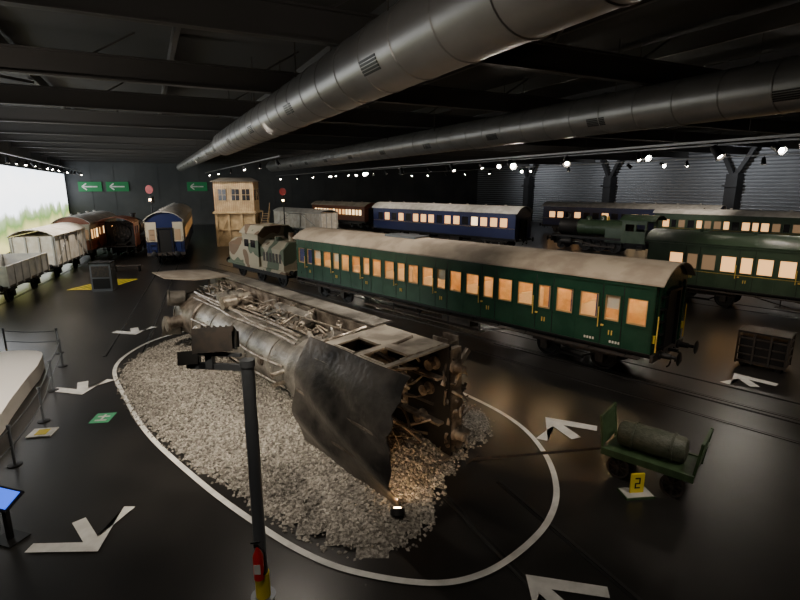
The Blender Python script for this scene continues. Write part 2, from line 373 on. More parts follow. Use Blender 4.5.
def coach(name,C,d,L,W=2.9,body='green',roof='roof',lit=('winlit','winlit2','windim'),ze=3.4,zc=3.95,wz=(2.05,2.85),module=2.55,
          real=False,upper=None,doors=True,lining='gold',vents=True,pattern=None,bog=True,endk=None):
    B=MB(); h=W/2; zf=1.08; t=.05
    nm=int(L/module); x00=(L-nm*module)/2; wins=[]
    for i in range(nm):
        x=x00+i*module
        pat=pattern or ((.12,.76),(1.0,1.5),(1.74,2.4))
        for j,(a,c) in enumerate(pat): wins.append((x+a,x+c,j,i))
    up=upper or body
    for sg in (-1,1):
        y0,y1=(h-t,h) if sg>0 else (-h,-h+t)
        B.box(0,L,y0,y1,zf,wz[0],body); B.box(0,L,y0,y1,wz[1],ze,up)
        px=0
        for (a,c,j,i) in wins: B.box(px,a,y0,y1,wz[0],wz[1],up); px=c
        B.box(px,L,y0,y1,wz[0],wz[1],up)
        yo=sg*h
        def strip(x0,x1,z0,z1,o,k): B.box(x0,x1,min(yo,yo+sg*o),max(yo,yo+sg*o),z0,z1,k)
        for (a,c,j,i) in wins:
            f=body if real else up
            for q in ((a-.04,c+.04,wz[0]-.05,wz[0]),(a-.04,c+.04,wz[1],wz[1]+.05),(a-.05,a,wz[0],wz[1]),(c,c+.05,wz[0],wz[1])): strip(*q,.025,f)
            if real:
                B.box(a,c,yo-sg*.03-.004,yo-sg*.03+.004,wz[0],wz[1],'glass')
                for q in ((a,c,wz[0],wz[0]+.05),(a,c,wz[1]-.04,wz[1]),(a,a+.04,wz[0],wz[1]),(c-.04,c,wz[0],wz[1])): B.box(q[0],q[1],yo-sg*.02-.015,yo-sg*.02+.015,q[2],q[3],'framew')
                rr=random.random()
                if rr<.1: B.box(a,c,yo-sg*.09-.01,yo-sg*.09+.01,wz[0],wz[1],'curtain')
                elif rr<.25: B.box(a,c,yo-sg*.09-.01,yo-sg*.09+.01,wz[0]+.4,wz[1],'blind')
                elif rr<.42:
                    B.box(a,a+.12,yo-sg*.09-.01,yo-sg*.09+.01,wz[0],wz[1],'curtain')
            else:
                k=random.choice(lit); B.box(a,c,yo-sg*.04-.01,yo-sg*.04+.01,wz[0],wz[1],k)
        strip(0,L,wz[0]-.12,wz[0]-.09,.02,body); strip(0,L,zf,zf+.06,.03,'black'); strip(0,L,ze-.12,ze-.05,.05,up)
        if lining and not real: strip(.05,L-.05,wz[0]-.14,wz[0]-.125,.024,lining)
        for i in range(nm):
            x=x00+i*module
            if doors:
                for xx in (x+.9,x+1.6): strip(xx-.012,xx+.012,zf+.06,ze-.15,.012,'black')
                B.cyl((x+1.68,yo+sg*.07,1.75),(x+1.68,yo+sg*.07,2.45),.016,'gold',6)
                strip(x+1.5,x+1.58,1.8,1.85,.06,'gold')
                for q in (-.05,.05): strip(x+1.25+q-.015,x+1.25+q+.015,1.52,1.68,.02,'gold')
            for xx in (x,): strip(xx-.012,xx+.012,zf+.06,wz[0]-.1,.012,body)
        if doors:
            B.box(.3,L-.3,min(sg*(h-.05),sg*(h+.2)),max(sg*(h-.05),sg*(h+.2)),.92,.96,'dark')
            for i in range(nm*2):
                x=x00+(i+.5)*module/2; B.beam((x,sg*(h-.2),1.08),(x,sg*(h+.18),.94),.03,.03,'black')
            B.box(L*.32,L*.68,min(sg*(h-.1),sg*(h+.22)),max(sg*(h-.1),sg*(h+.22)),.52,.56,'dark')
            for i in range(5):
                x=L*(.33+.085*i); B.box(x-.02,x+.02,min(sg*(h),sg*(h+.04)),max(sg*(h),sg*(h+.04)),.56,.92,'black')
    if real:
        for q in range(4): B.box(1.0+q*.1,1.06+q*.1,h,h+.015,1.25,1.33,'offw'); B.box(1.9+q*.1,1.96+q*.1,h,h+.015,1.25,1.33,'offw')
    for x0,x1,sg in ((0,.05,-1),(L-.05,L,1)):
        pr=[(-h,zf),(h,zf)]+[(y*(h/(h+.08)),z-.05) for y,z in arcroof(W,ze,zc)[:15]][::-1]
        B.ext(pr,x0,x1,body)
        xe=x0 if sg<0 else x1
        def eb(y0,y1,z0,z1,o,k): B.box(min(xe,xe+sg*o),max(xe,xe+sg*o),y0,y1,z0,z1,k)
        eb(-.45,.45,1.1,3.0,.03,'black')
        if upper:
            eb(-h+.05,-.62,wz[0]-.1,ze-.1,.03,upper); eb(.62,h-.05,wz[0]-.1,ze-.1,.03,upper)
            eb(-1.2,-.75,wz[0],wz[1],.045,'windim'); eb(.75,1.2,wz[0],wz[1],.045,'windim')
        for y in (-1.15,-.7,.7,1.15): eb(y-.03,y+.03,zf,3.3 if not upper else wz[0]-.1,.05,body)
        eb(.52,.62,1.1,3.1,.12,'black'); eb(-.62,-.52,1.1,3.1,.12,'black'); eb(-.62,.62,3.05,3.15,.14,'black')
        for q in range(5): eb(.8,1.1,1.3+q*.42,1.33+q*.42,.14,'black')
        eb(-h,h,.86,1.1,.1,'dark'); buffers(B,xe+sg*.1,sg)
        for y in (-h+.12,h-.12): B.cyl((xe+sg*.1,y,1.2),(xe+sg*.1,y,2.4),.02,'gold' if real else 'black',6)
        if real:
            eb(-h+.08,-h+.2,1.5,1.75,.06,'yellow'); eb(h-.2,h-.08,1.5,1.75,.06,'yellow')
        for q in (-.45,.35): B.tube([(xe+sg*.1,q,1.0),(xe+sg*.3,q,.85),(xe+sg*.28,q,.6),(xe+sg*.2,q,.5)],.03,'black')
    B.ext(arcroof(W,ze,zc),-.22,L+.22,roof)
    if vents:
        for i in range(nm):
            x=x00+(i+.5)*module
            if not real: B.lathe((x,.3,zc),(0,0,1),[(0,.09),(.12,.09),(.13,.15),(.18,.12),(.2,0)],roof,10)
        if real: B.box(L*.56,L*.56+2.2,-.5,.5,zc-.02,zc+.12,'pole')
    B.box(0,L,-h+.05,h-.05,zf-.05,zf,'black')
    for sg in (-1,1): B.box(0,L,sg*.95-.04,sg*.95+.04,.84,zf,'black')
    if bog:
        bogie(B,2.9); bogie(B,L-2.9)
        for sg in (-1,1):
            B.beam((4.9,sg*.9,.9),(7,sg*.9,.45),.05,.05,'dark'); B.beam((7,sg*.9,.45),(L-7,sg*.9,.45),.05,.05,'dark'); B.beam((L-7,sg*.9,.45),(L-4.9,sg*.9,.9),.05,.05,'dark')
            B.box(7.6,9.2,sg*.8-.3,sg*.8+.3,.4,.86,'dark'); B.cyl((L-9.5,sg*.6,.62),(L-7.8,sg*.6,.62),.22,'dark',14)
    else:
        for x in (L*.2,L*.8):
            for sg in (-1,1): wheel(B,x,sg*.75,.5,.48,sg); B.box(x-.14,x+.14,sg*1.0-.1,sg*1.0+.1,.36,.9,'black')
            B.cyl((x,-.75,.5),(x,.75,.5),.08,'black',8)
    if real:
        B.box(.05,L-.05,-h+.06,h-.06,1.08,1.12,'wood')
        B.box(.1,L-.1,-.62,-.58,1.12,3.35,'wood')
        for i in range(nm+1):
            x=min(max(x00+i*module,.08),L-.08); B.box(x-.02,x+.02,-h+.06,h-.06,1.12,3.35,'wood')
            for sg in (-1,1):
                B.box(x+sg*.05,x+sg*.55,-.55,h-.1,1.45,1.58,'seat') if 0<x+sg*.6<L else None
                B.box(x+sg*.03,x+sg*.14,-.55,h-.1,1.5,2.35,'seat') if 0<x+sg*.6<L else None
            if i<nm: B.box(x+.6,x+module-.6,.25,.35,3.28,3.32,'strip')
        B.box(.05,L-.05,-h+.06,h-.06,3.36,3.38,'cream')
    else:
        B.box(.1,L-.1,-h+.12,h-.12,1.1,3.3,'black')
    d=Vector((d[0],d[1],0)).normalized(); Y=Vector((0,0,1)).cross(d)
    c=Vector((C[0],C[1],.035))-Y*h
    return B.obj(name,frame(c,d))
coach('green_passenger_coach',(8.10,15.56),D,20.6,real=True,wz=(2.02,2.9))
coach('dark_green_passenger_coach',(28.4,15.0),D,20,body='dgreen',roof='dgreen',lit=('winlit','winlit2','winlit','windim'))
coach('blue_sleeping_coach',(11.8,52.0),D,22,body='blue',roof='roofg',lit=('winlit','winlit2','windark','winlit'),ze=3.7,zc=4.4,wz=(2.3,3.2),pattern=((.2,1.1),(1.45,2.35)),doors=False)
coach('blue_sleeping_coach',(36,58),D,22,body='blue',roof='roofg',lit=('winlit','winlit2','winlit','windark'),ze=3.7,zc=4.3,wz=(2.2,3.0),pattern=((.2,1.1),(1.45,2.35)),doors=False)
coach('grey_roof_coach',(44.4,42.5),D,22,body='dgreen',roof='roofg',lit=('windim','windark','winlit'),ze=3.5,zc=4.0,doors=False)
coach('brown_passenger_coach',(-5.5,79),D,14,body='brown',roof='roof',lit=('winlit','winlit2'),doors=False)
dd=Vector((-.346,.938,0)).normalized(); Yd=Vector((0,0,1)).cross(dd)
cc=Vector((-19.4,41.8,0))
coach('blue_pullman_coach',xy(cc+Yd*1.45),dd,22,body='blue',upper='cream',roof='roofg',lit=('winlit','windim','winlit'),ze=3.7,zc=4.4,wz=(2.1,3.0),pattern=((.2,1.1),(1.45,2.35)),doors=False)
# ------------------------------------------------------------------ freight wagons
def wagon(name,org,d,L,W,hgt,kind,body,roof='roofg'):
    B=MB(); h=W/2; zf=1.1
    B.box(0,L,-h,h,zf-.12,zf,'dark')
    for sg in (-1,1): B.box(0,L,sg*.9-.04,sg*.9+.04,.8,zf,'black')
    for x in (L*.2,L*.8):
        for sg in (-1,1):
            wheel(B,x,sg*.75,.5,.48,sg,'black',8); B.box(x-.12,x+.12,sg*.98-.08,sg*.98+.08,.36,.7,'black'); B.box(x-.5,x+.5,sg*.98-.04,sg*.98+.04,.7,.8,'black')
        B.cyl((x,-.75,.5),(x,.75,.5),.07,'black',8)
    for xe,sg in ((0,-1),(L,1)): buffers(B,xe,sg,'black')
    if kind=='open':
        for sg in (-1,1):
            B.box(0,L,min(sg*h,sg*(h-.06)),max(sg*h,sg*(h-.06)),zf,hgt,body)
            for i in range(7): x=.05+i*(L-.1)/6; B.box(x-.05,x+.05,min(sg*h,sg*(h+.06)),max(sg*h,sg*(h+.06)),zf-.1,hgt+.02,'grey')
            B.box(0,L,min(sg*h,sg*(h+.03)),max(sg*h,sg*(h+.03)),hgt-.06,hgt,'offw')
        B.box(0,.06,-h,h,zf,hgt,body); B.box(L-.06,L,-h,h,zf,hgt,body)
    else:
        B.box(.02,L-.02,-h+.02,h-.02,zf,hgt,body)
        for sg in (-1,1):
            for i in range(8): x=.05+i*(L-.1)/7; B.box(x-.05,x+.05,min(sg*h,sg*(h+.05)),max(sg*h,sg*(h+.05)),zf-.1,hgt,'grey' if kind=='box' else body)
            B.box(L*.4,L*.6,min(sg*h,sg*(h+.07)),max(sg*h,sg*(h+.07)),zf+.05,hgt-.2,body)
            B.box(L*.3,L*.7,min(sg*h,sg*(h+.09)),max(sg*h,sg*(h+.09)),hgt-.18,hgt-.1,'dark')
            B.beam((.1,sg*(h+.02),zf),(L*.4,sg*(h+.02),hgt-.1),.03,.08,'grey'); B.beam((L-.1,sg*(h+.02),zf),(L*.6,sg*(h+.02),hgt-.1),.03,.08,'grey')
        for y in (-h+.1,-.4,.4,h-.1): B.box(-.05,0.02,y-.05,y+.05,zf,hgt,'grey')
        B.ext(arcroof(W,hgt,hgt+.45),-.15,L+.15,roof)
    B.obj(name,frame(Vector((org[0],org[1],.035)),d))
LD=Vector((-.3,.954,0)).normalized(); LO=Vector((-22.5,26.2,0))
wagon('open_goods_wagon',LO+LD*.6,LD,6.4,2.5,2.2,'open','grey')
wagon('white_box_wagon',LO+LD*8.6,LD,7.4,2.6,3.1,'box','offw','offw')
c0=LO+LD*17.6; YL=Vector((0,0,1)).cross(LD)
coach('brown_railcar',xy(c0+YL*1.35),LD,10.2,W=2.7,body='brown',roof='roofg',upper='cream',lit=('winlit','winlit2','windim'),doors=False,bog=False)
wagon('cream_goods_wagon',(-9.0,64.6),D,11,2.7,3.1,'van','offw','roofg')
# ------------------------------------------------------------------ steam engines
def steam(B,E=0.0,nw=4,k=None,detail=False):
    K=dict(body='dgreen',rust='black',cab='dgreen',wheel='black',pipe='dark',pale='dark'); K.update(k or {})
    X=lambda x: x+E if x>6 else x
    bd,ru,cb,wh,pp=K['body'],K['rust'],K['cab'],K['wheel'],K['pipe']; inn='black' if detail else ru  # detailed cab inside is black: shade of the opening put into its colour
    for sg in (-1,1): B.box(.2,X(12),sg*.58-.03,sg*.58+.03,.5,1.36,ru)
    for x in (1.5,3.9,5.5,X(7.4),X(9.2),X(11)): B.box(x-.03,x+.03,-.58,.58,.6,1.3,ru)
    for sg in (-1,1):
        B.box(2.2,X(11.8),min(sg*.6,sg*1.38),max(sg*.6,sg*1.38),1.42,1.47,ru); B.box(2.2,X(11.8),sg*1.38-.02,sg*1.38+.02,1.28,1.5,ru)
    z=2.35
    pr=[(0,.8)]
    L=X(9.4)-2.4; nb=6
    for i in range(1,nb):
        q=L*i/nb; pr+=[(q-.05,.8),(q-.04,.825),(q+.04,.825),(q+.05,.8)]
    pr+=[(L,.8)]
    B.lathe((2.4,0,z),(1,0,0),pr,bd,40)
    B.lathe((X(9.4),0,z),(1,0,0),[(0,.87),(.05,.9),(.1,.87),(1.9,.87),(1.92,.9),(2.0,.9),(2.02,.72),(2.1,.7),(2.2,.5),(2.26,.2),(2.27,0)],ru,40)
    B.lathe((X(11.5),0,z),(1,0,0),[(0,.09),(.35,.05),(.36,0)],pp,10)
    fb=[(-.95,1.0),(.95,1.0),(.98,2.3)]+[(.98*math.cos(a),2.3+.9*math.sin(a)) for a in [pi*i/12 for i in range(1,12)]]+[(-.98,2.3)]
    B.ext(fb,2.2,4.1,bd); B.box(2.4,4.0,-.5,.5,.45,1.0,ru)
    B.lathe((X(10.6),0,z+.8),(0,0,1),[(0,.34),(.08,.24),(.5,.22),(.52,.3),(.62,.3),(.64,.22),(.6,.0)],ru,24)
    B.lathe((X(7.0),0,z+.7),(0,0,1),[(0,.42),(.15,.33),(.42,.33),(.52,.26),(.58,.12),(.59,0)],bd,24)
    B.lathe((X(8.5),0,z+.7),(0,0,1),[(0,.36),(.15,.28),(.32,.28),(.42,.2),(.45,0)],bd,20)
    for y in (-.15,.15): B.cyl((4.3,y,z+.75),(4.3,y,z+1.15),.06,'gold' if not detail else pp,8)
    for sg in (-1,1):
        B.lathe((X(9.7),sg*1.05,.85),(1,0,0),[(0,.1),(.0,.36),(.06,.36),(.07,.32),(1.05,.32),(1.06,.36),(1.12,.36),(1.14,.1),(1.2,.08),(1.21,0)],ru,22)
        B.box(X(9.8),X(10.7),sg*1.0-.22,sg*1.0+.22,1.1,1.5,ru)
        B.cyl((X(9.7),sg*1.05,.85),(X(8.6),sg*1.05,.85),.035,'steel',8); B.box(X(8.5),X(8.8),sg*1.05-.08,sg*1.05+.08,.72,.98,pp)
        B.box(X(8.5),X(9.7),sg*1.05-.04,sg*1.05+.04,1.0,1.06,pp)
        xs=[3.1+i*(X(8.4)-3.1)/(nw-1) for i in range(nw)]
        for x in xs:
            wheel(B,x,sg*.75,.7,.68,sg,wh,14); B.cyl((x,sg*.8,.55),(x,sg*1.02,.55),.08,pp,10)
            for q in range(5): B.box(x-.5+q*.09,x+.5-q*.09,sg*.48-.05,sg*.48+.05,.3-.03*q-.02,.3-.03*q+.01,ru)
        B.box(xs[0]-.1,xs[-1]+.1,sg*.93-.03,sg*.93+.03,.49,.61,pp); B.beam((xs[-2],sg*1.0,.55),(X(8.6),sg*1.0,.85),.05,.11,pp)
        wheel(B,X(11.1),sg*.75,.44,.42,sg,wh,9)
        B.tube([(X(8.6),sg*1.1,1.3),(xs[-2],sg*1.1,1.2),(xs[-2]-.3,sg*1.08,.9)],.035,pp)
    for x in xs: B.cyl((x,-.75,.7),(x,.75,.7),.1,wh,10)
    B.cyl((X(11.1),-.75,.44),(X(11.1),.75,.44),.08,wh,8)
    B.box(X(11.85),X(12.0),-1.35,1.35,.8,1.4,ru); buffers(B,X(12.0),1,ru)
    for sg in (-1,1):
        y0,y1=sg*1.42-.02,sg*1.42+.02
        ck=K.get('side',cb)
        B.box(.0,2.3,y0,y1,1.15,2.25,ck); B.box(.0,2.3,y0,y1,2.95,3.3,ck)
        for a,c in ((.0,.15),(.95,1.15),(1.95,2.3)): B.box(a,c,y0,y1,2.25,2.95,ck)
        yo=sg*1.44
        for q in ((.15,.95),(1.15,1.95)):
            for zz in (2.22,2.93): B.box(q[0],q[1],min(yo,yo+sg*.03),max(yo,yo+sg*.03),zz,zz+.05,ck)
        B.cyl((.05,yo+sg*.05,1.3),(.05,yo+sg*.05,2.6),.018,pp,6)
        B.box(.3,.8,sg*1.3-.12,sg*1.3+.12,.5,.54,ru); B.box(.3,.8,sg*1.3-.12,sg*1.3+.12,.85,.89,ru); B.box(.32,.35,sg*1.3-.02,sg*1.3+.02,.5,1.2,ru); B.box(.75,.78,sg*1.3-.02,sg*1.3+.02,.5,1.2,ru)
    B.box(.0,2.3,-1.4,1.4,1.1,1.17,inn if detail else ru)
    for sg in (-1,1): B.box(2.26,2.3,min(sg*.9,sg*1.42),max(sg*.9,sg*1.42),1.15,3.25,inn)
    B.box(2.26,2.3,-.95,.95,2.9,3.3,inn)
    if not detail: B.ext(arcroof(3.0,3.25,3.75,.04,16,.02),-.75,2.55,cb)
    B.lathe((2.0,0,2.2),(1,0,0),[(0,.6),(.03,.75),(.3,.8)],inn if detail else ru,24)
    for i in range(5):
        y=-.5+.25*i; B.tube([(2.0,y,2.2),(1.8,y,2.4+.1*(i%2)),(1.85,y*1.2,2.9),(2.2,y*1.3,3.1)],.03,pp); B.lathe((1.9,y,1.9+.15*(i%3)),(-1,0,0),[(0,.09),(.05,.09),(.06,0)],pp,10)
    B.box(1.85,2.0,-.2,.2,1.45,1.8,'black'); B.beam((1.7,.6,1.3),(1.6,.6,2.3),.05,.05,pp)
def railstand(name,org,d,**kw):
    B=MB(); steam(B,**kw); B.obj(name,frame(Vector((org[0],org[1],.0)),d)@Matrix.Translation((0,0,.035)))
railstand('small_steam_locomotive',(24,48.3),D,E=-2.2,nw=3)
railstand('black_steam_locomotive',(-25.4,45.5),LD,E=-2.6,nw=3,k=dict(body='black',cab='brown'))
# fallen engine
B=MB(); steam(B,E=1.6,nw=5,k=dict(body='lbody',rust='lrust',cab='lcab',side='ltop',wheel='lwheel',pipe='lpipe'),detail=True)
nu,nv=24,18
for off,rev in ((0,False),(-.03,True)):
    vs=[];fs=[]
    for i in range(nu+1):
        t=-1+2*i/nu; y=1.56*t+(.42*(t-.55)/.45 if t>.55 else 0)
        for j in range(nv+1):
            s_=j/nv; rag=.12*math.sin(i*1.7)+.06*math.sin(i*4.1)
            x=(-.9+rag*.4)*(1-s_)+2.6*s_
            zz=3.22+.6*(1-abs(t)**2.2)+.035*math.sin(x*2.3+i*.6)+.03*math.sin(i*.9+j*.5)+off
            vs.append((x,y,zz))
    for i in range(nu):
        for j in range(nv):
            q=[i*(nv+1)+j,(i+1)*(nv+1)+j,(i+1)*(nv+1)+j+1,i*(nv+1)+j+1]; fs.append(q[::-1] if rev else q)
    B.add(vs,fs,'lcab' if not rev else 'dark')
for y in (-1.2,-.4,.4,1.2):
    zc=3.22+.6*(1-abs(y/1.56)**2.2); B.box(-.5,2.5,y-.03,y+.03,zc-.1,zc-.03,'lrust')
for q,(yy,zz,r) in enumerate(((-.86,2.75,.04),(-.9,2.6,.03),(-.95,2.45,.05),(-.93,2.2,.03),(-.9,2.0,.045))):
    pts=[(4.2+q*.1,yy,zz)]
    x=4.2
    while x<11.5:
        x+=random.uniform(.8,1.4); pts.append((x,yy+random.uniform(-.05,.02),zz+random.uniform(-.07,.07)))
    B.tube(pts,r,'lpipe')
B.lathe((5.0,-1.12,1.75),(1,0,0),[(0,0),(.05,.2),(.1,.24),(1.9,.24),(1.95,.2),(2,0)],'lbody',20)
B.lathe((9.2,-1.1,1.6),(0,0,1),[(0,.2),(.05,.23),(.4,.23),(.42,.12),(.6,.12),(.62,.22),(1.1,.22),(1.12,0)],'lpipe',18)
B.lathe((10.0,-1.1,1.6),(0,0,1),[(0,.16),(.05,.19),(.4,.19),(.42,.1),(.55,.1),(.57,.18),(.9,.18),(.92,0)],'lbody',18)
for i in range(60):
    x=random.uniform(2.8,12.4); y=random.uniform(-1.3,-.8); z=random.uniform(1.5,2.1)
    B.tube([(x,y,z),(x+random.uniform(-.4,.4),y-.15,z+.2),(x+random.uniform(-.6,.6),y+random.uniform(-.1,.1),z+random.uniform(.2,.5))],random.uniform(.015,.04),random.choice(('lpipe','lrust','lbody')))
    if i%3==0: B.lathe((x,y,z),(random.uniform(-1,1),-1,random.uniform(-1,1)),[(0,.06),(.03,.1),(.08,.1),(.1,.04),(.18,.04),(.2,0)],'lrust',10)
for x in [3.2,3.6,4.0]:
    for z in (1.3,1.7,2.1): B.lathe((x,-.97,z),(0,-1,0),[(0,.05),(.03,.05),(.05,0)],'lpipe',6)
for x in (5.0,6.6,8.2,9.8):
    for a in range(0,360,12):
        c,s_=math.cos(math.radians(a)),math.sin(math.radians(a)); B.lathe((x,.82*c,2.35+.82*s_),(0,c,s_),[(0,.022),(.015,.016),(.02,0)],'lpipe',6)
for x,a in ((5.6,100),(7.6,120),(9.0,80)):
    c,s_=math.cos(math.radians(a)),math.sin(math.radians(a)); B.lathe((x,.79*c,2.35+.79*s_),(0,c,s_),[(0,.16),(.05,.16),(.06,.11),(.1,.1),(.11,0)],'lrust',16)
B.tube([(4.3,-.3,3.15),(6,-.25,3.2),(8,-.35,3.18),(11,-.3,3.2)],.035,'lpipe'); B.tube([(4.3,.35,3.1),(6.5,.4,3.12),(9,.35,3.1),(11,.4,3.1)],.03,'lpipe')
B.tube([(2.6,-1.38,1.55),(2.7,-1.3,2.2),(3.4,-1.05,2.5),(4.4,-1.0,2.2)],.06,'lpipe')
B.beam((2.3,-1.38,2.0),(13.0,-1.05,2.05),.03,.03,'lpipe')
B.box(2.3,12.6,-1.5,-1.46,.95,1.5,'lbody')
B.add([(11.6,-1.52,1.3),(13.9,-1.5,1.35),(14.3,-1.6,2.4),(14.0,-1.72,3.5),(12.6,-1.66,3.45),(11.8,-1.56,2.6),(11.6,-1.49,1.3),(13.9,-1.47,1.35),(14.3,-1.57,2.4),(14.0,-1.69,3.5),(12.6,-1.63,3.45),(11.8,-1.53,2.6)],[(0,1,2,3,4,5),(11,10,9,8,7,6)]+[(i,(i+1)%6,6+(i+1)%6,6+i) for i in range(6)],'lpale')
for z,y in ((3.35,.35),(3.0,-.75)): B.lathe((12.6,y,z-.25),(.35,-.1,1),[(0,.2),(.05,.3),(.6,.3),(.62,.33),(.7,.33),(.7,.0)],'lbody',20)
for x in (2.6,4.4,6.2,8,9.8):
    for sg in (-1,1): B.beam((x,sg*.8,.25),(x+.15,sg*.8,1.3),.08,.1,'lrust')
    B.beam((x,-.85,.3),(x,.85,.3),.08,.08,'lrust')
B.beam((1,0,.45),(11.5,0,.4),.08,.08,'lpipe')
for i in range(34):
    y=random.uniform(-1.3,1.2); z=random.uniform(.2,1.1)
    B.tube([(-.05+random.uniform(0,.5),y,z),(.1,y+random.uniform(-.3,.3),z+.15),(random.uniform(-.2,.3),y+random.uniform(-.4,.4),z+random.uniform(-.1,.4))],random.uniform(.02,.05),random.choice(('lpipe','lrust','dark')))
for i in range(36):
    y=random.uniform(-1.3,1.3); z=random.uniform(1.25,3.0)
    B.tube([(2.2,y,z),(1.4+random.uniform(-.5,.3),y+random.uniform(-.2,.2),z),(1.0+random.uniform(-.8,.3),y+random.uniform(-.5,.5),max(1.2,z+random.uniform(-.5,.4)))],random.uniform(.015,.04),random.choice(('lpipe','lrust','dark')))
for y in (-.9,-.2,.6): B.lathe((.7+.3*y,y,1.18),(0,0,1),[(0,.16),(.05,.16),(.06,.08),(.2,.07),(.22,.13),(.26,.13),(.27,0)],'lrust',14)
B.box(.0,.15,-1.3,1.3,.75,1.15,'lrust')
B.beam((.1,1.1,.4),(.1,.5,1.1),.1,.12,'lrust'); B.beam((.1,-1.1,.4),(.1,-.5,1.1),.1,.12,'lrust')
wheel(B,1.35,-.75,.48,.46,-1,'lwheel',9); wheel(B,1.35,.75,.48,.46,1,'lwheel',9)
for y in (-.87,.87): B.lathe((0,y,1.0),(-1,0,0),[(0,.16),(.05,.16),(.08,.11),(.3,.09),(.32,.06),(.34,0)],'lrust',14)
l3=Vector((-.66,.75,0)).normalized(); n3=Vector((l3.y,-l3.x,0))
tilt=Matrix.Rotation(math.radians(-3),4,'X')
mt=Matrix((l3,Vector((0,0,-1)),-n3)).transposed().to_4x4(); mt.translation=Vector((2.04,11.74,1.62))
B.obj('overturned_steam_locomotive',mt@tilt)
# ------------------------------------------------------------------ camouflaged shunter
B=MB()
B.box(0,8,-1.3,1.3,.95,1.15,'camo')
B.ext([(-1.2,1.15),(1.2,1.15),(1.2,2.5),(.7,2.95),(-.7,2.95),(-1.2,2.5)],0.3,3.2,'camo')
B.ext([(-1.35,1.15),(1.35,1.15),(1.35,3.3),(.9,3.75),(-.9,3.75),(-1.35,3.3)],3.2,5.4,'camo')
B.ext([(-1.2,1.15),(1.2,1.15),(1.2,2.4),(.7,2.8),(-.7,2.8),(-1.2,2.4)],5.4,7.8,'camo')
B.ext([(-1.45,3.3),(-.95,3.8),(.95,3.8),(1.45,3.3),(1.45,3.36),(.95,3.86),(-.95,3.86),(-1.45,3.36)],3.0,5.6,'camo')
for sg in (-1,1):
    B.box(3.6,4.2,sg*1.35-.02,sg*1.35+.02,2.4,2.9,'windark'); B.box(4.5,5.1,sg*1.35-.02,sg*1.35+.02,2.4,2.9,'windark')
    for x in (1.2,4,6.8): wheel(B,x,sg*.75,.55,.52,sg,'black',9)
    for i in range(6): B.box(.6+i*.4,.85+i*.4,sg*1.2-.02,sg*1.2+.02,1.6,2.2,'dark')
    B.box(.3,7.7,sg*1.0-.05,sg*1.0+.05,.6,.95,'black')
for x in (1.2,4,6.8): B.cyl((x,-.75,.55),(x,.75,.55),.08,'black',8)
B.cyl((1.2,0,2.9),(1.2,0,3.5),.18,'camo',14); B.cyl((2.2,0.3,2.9),(2.2,.3,3.2),.3,'camo',14)
buffers(B,0,-1); buffers(B,8,1)
B.obj('camouflaged_locomotive',frame(G0+D*22.2+Vector((0,0,.035)),D))
# ------------------------------------------------------------------ signal cabin
B=MB()
for x in (-2,-.7,.7,2):
    for y in (-1.6,1.6): B.box(x-.13,x+.13,y-.13,y+.13,0,3.7,'ivory')
for y in (-1.6,1.6):
    B.beam((-2,y,.3),(-.7,y,3.5),.1,.12,'ivory'); B.beam((2,y,.3),(.7,y,3.5),.1,.12,'ivory'); B.box(-2,2,y-.08,y+.08,1.8,1.95,'ivory')
B.box(-1.9,1.9,-1.5,1.5,0,3.6,'ivory')
B.box(-2.3,2.3,-1.9,1.9,3.6,3.8,'ivory'); B.box(-2.1,2.1,-1.7,1.7,3.8,7.0,'ivory')
for i in range(22): x=-2.1+i*.2; B.box(x-.012,x+.012,-1.72,-1.7,3.8,7,'brown')
for x in (-1.2,0.2,1.3):
    B.box(x-.4,x+.4,-1.76,-1.7,5.0,6.2,'windark'); B.box(x-.45,x+.45,-1.78,-1.72,4.92,5.0,'ivory'); B.box(x-.02,x+.02,-1.78,-1.72,5,6.2,'ivory'); B.box(x-.4,x+.4,-1.78,-1.72,5.58,5.62,'ivory')
for y in (-.8,.8): B.box(2.1,2.15,y-.4,y+.4,5,6.2,'windark'); B.box(2.12,2.17,y-.02,y+.02,5,6.2,'ivory')
B.add([(-2.4,-2.0,7),(2.4,-2.0,7),(2.4,2.0,7),(-2.4,2.0,7),(-1.6,0,7.45),(1.6,0,7.45)],[(0,1,5,4),(1,2,5),(2,3,4,5),(3,0,4),(3,2,1,0)],'tile')
for i in range(14): B.box(2.4,3.2,-1.9+.0+i*.28,-1.6+i*.28,.26*i,.26*i+.05,'ivory')
B.beam((3.2,-1.9,1.0),(3.2,2,4.6),.05,.06,'ivory'); B.beam((2.4,-1.9,.1),(2.4,2,3.7),.06,.2,'ivory'); B.beam((3.2,-1.9,.1),(3.2,2,3.7),.06,.2,'ivory')
for i in range(5): B.box(3.17,3.23,-1.8+i*.9,-1.74+i*.9,.2+.84*i,1.1+.84*i,'ivory')
B.obj('signal_cabin',frame((-18.2,57.5,0),(1,.1)))
def signal(x,y,h,red=True):
    B=MB(); B.cyl((0,0,0),(0,0,h),.09,'black',10,.06); B.lathe((0,0,0),(0,0,1),[(0,.3),(.1,.3),(.2,.12)],'black',12)
    if red:
        B.lathe((0,-.1,h-.3),(0,-1,0),[(0,.42),(.04,.42),(.04,0)],'red',24); B.lathe((0,-.1,h-.3),(0,1,0),[(0,.42),(.02,.42),(.02,0)],'white',24)
    B.box(-.2,.2,-.12,.2,h-1.6,h-1.0,'black'); B.cyl((0,-.12,h-1.3),(0,-.17,h-1.3),.1,'lamp_warm',10)
    for i in range(int(h/.4)-2): B.box(.06,.35,-.02,.02,.4+i*.4,.43+i*.4,'black')
    B.obj('railway_signal',frame((x,y,0),(1,-.2)))
signal(-24.7,51.0,6.5); signal(-13.6,60,6.2)
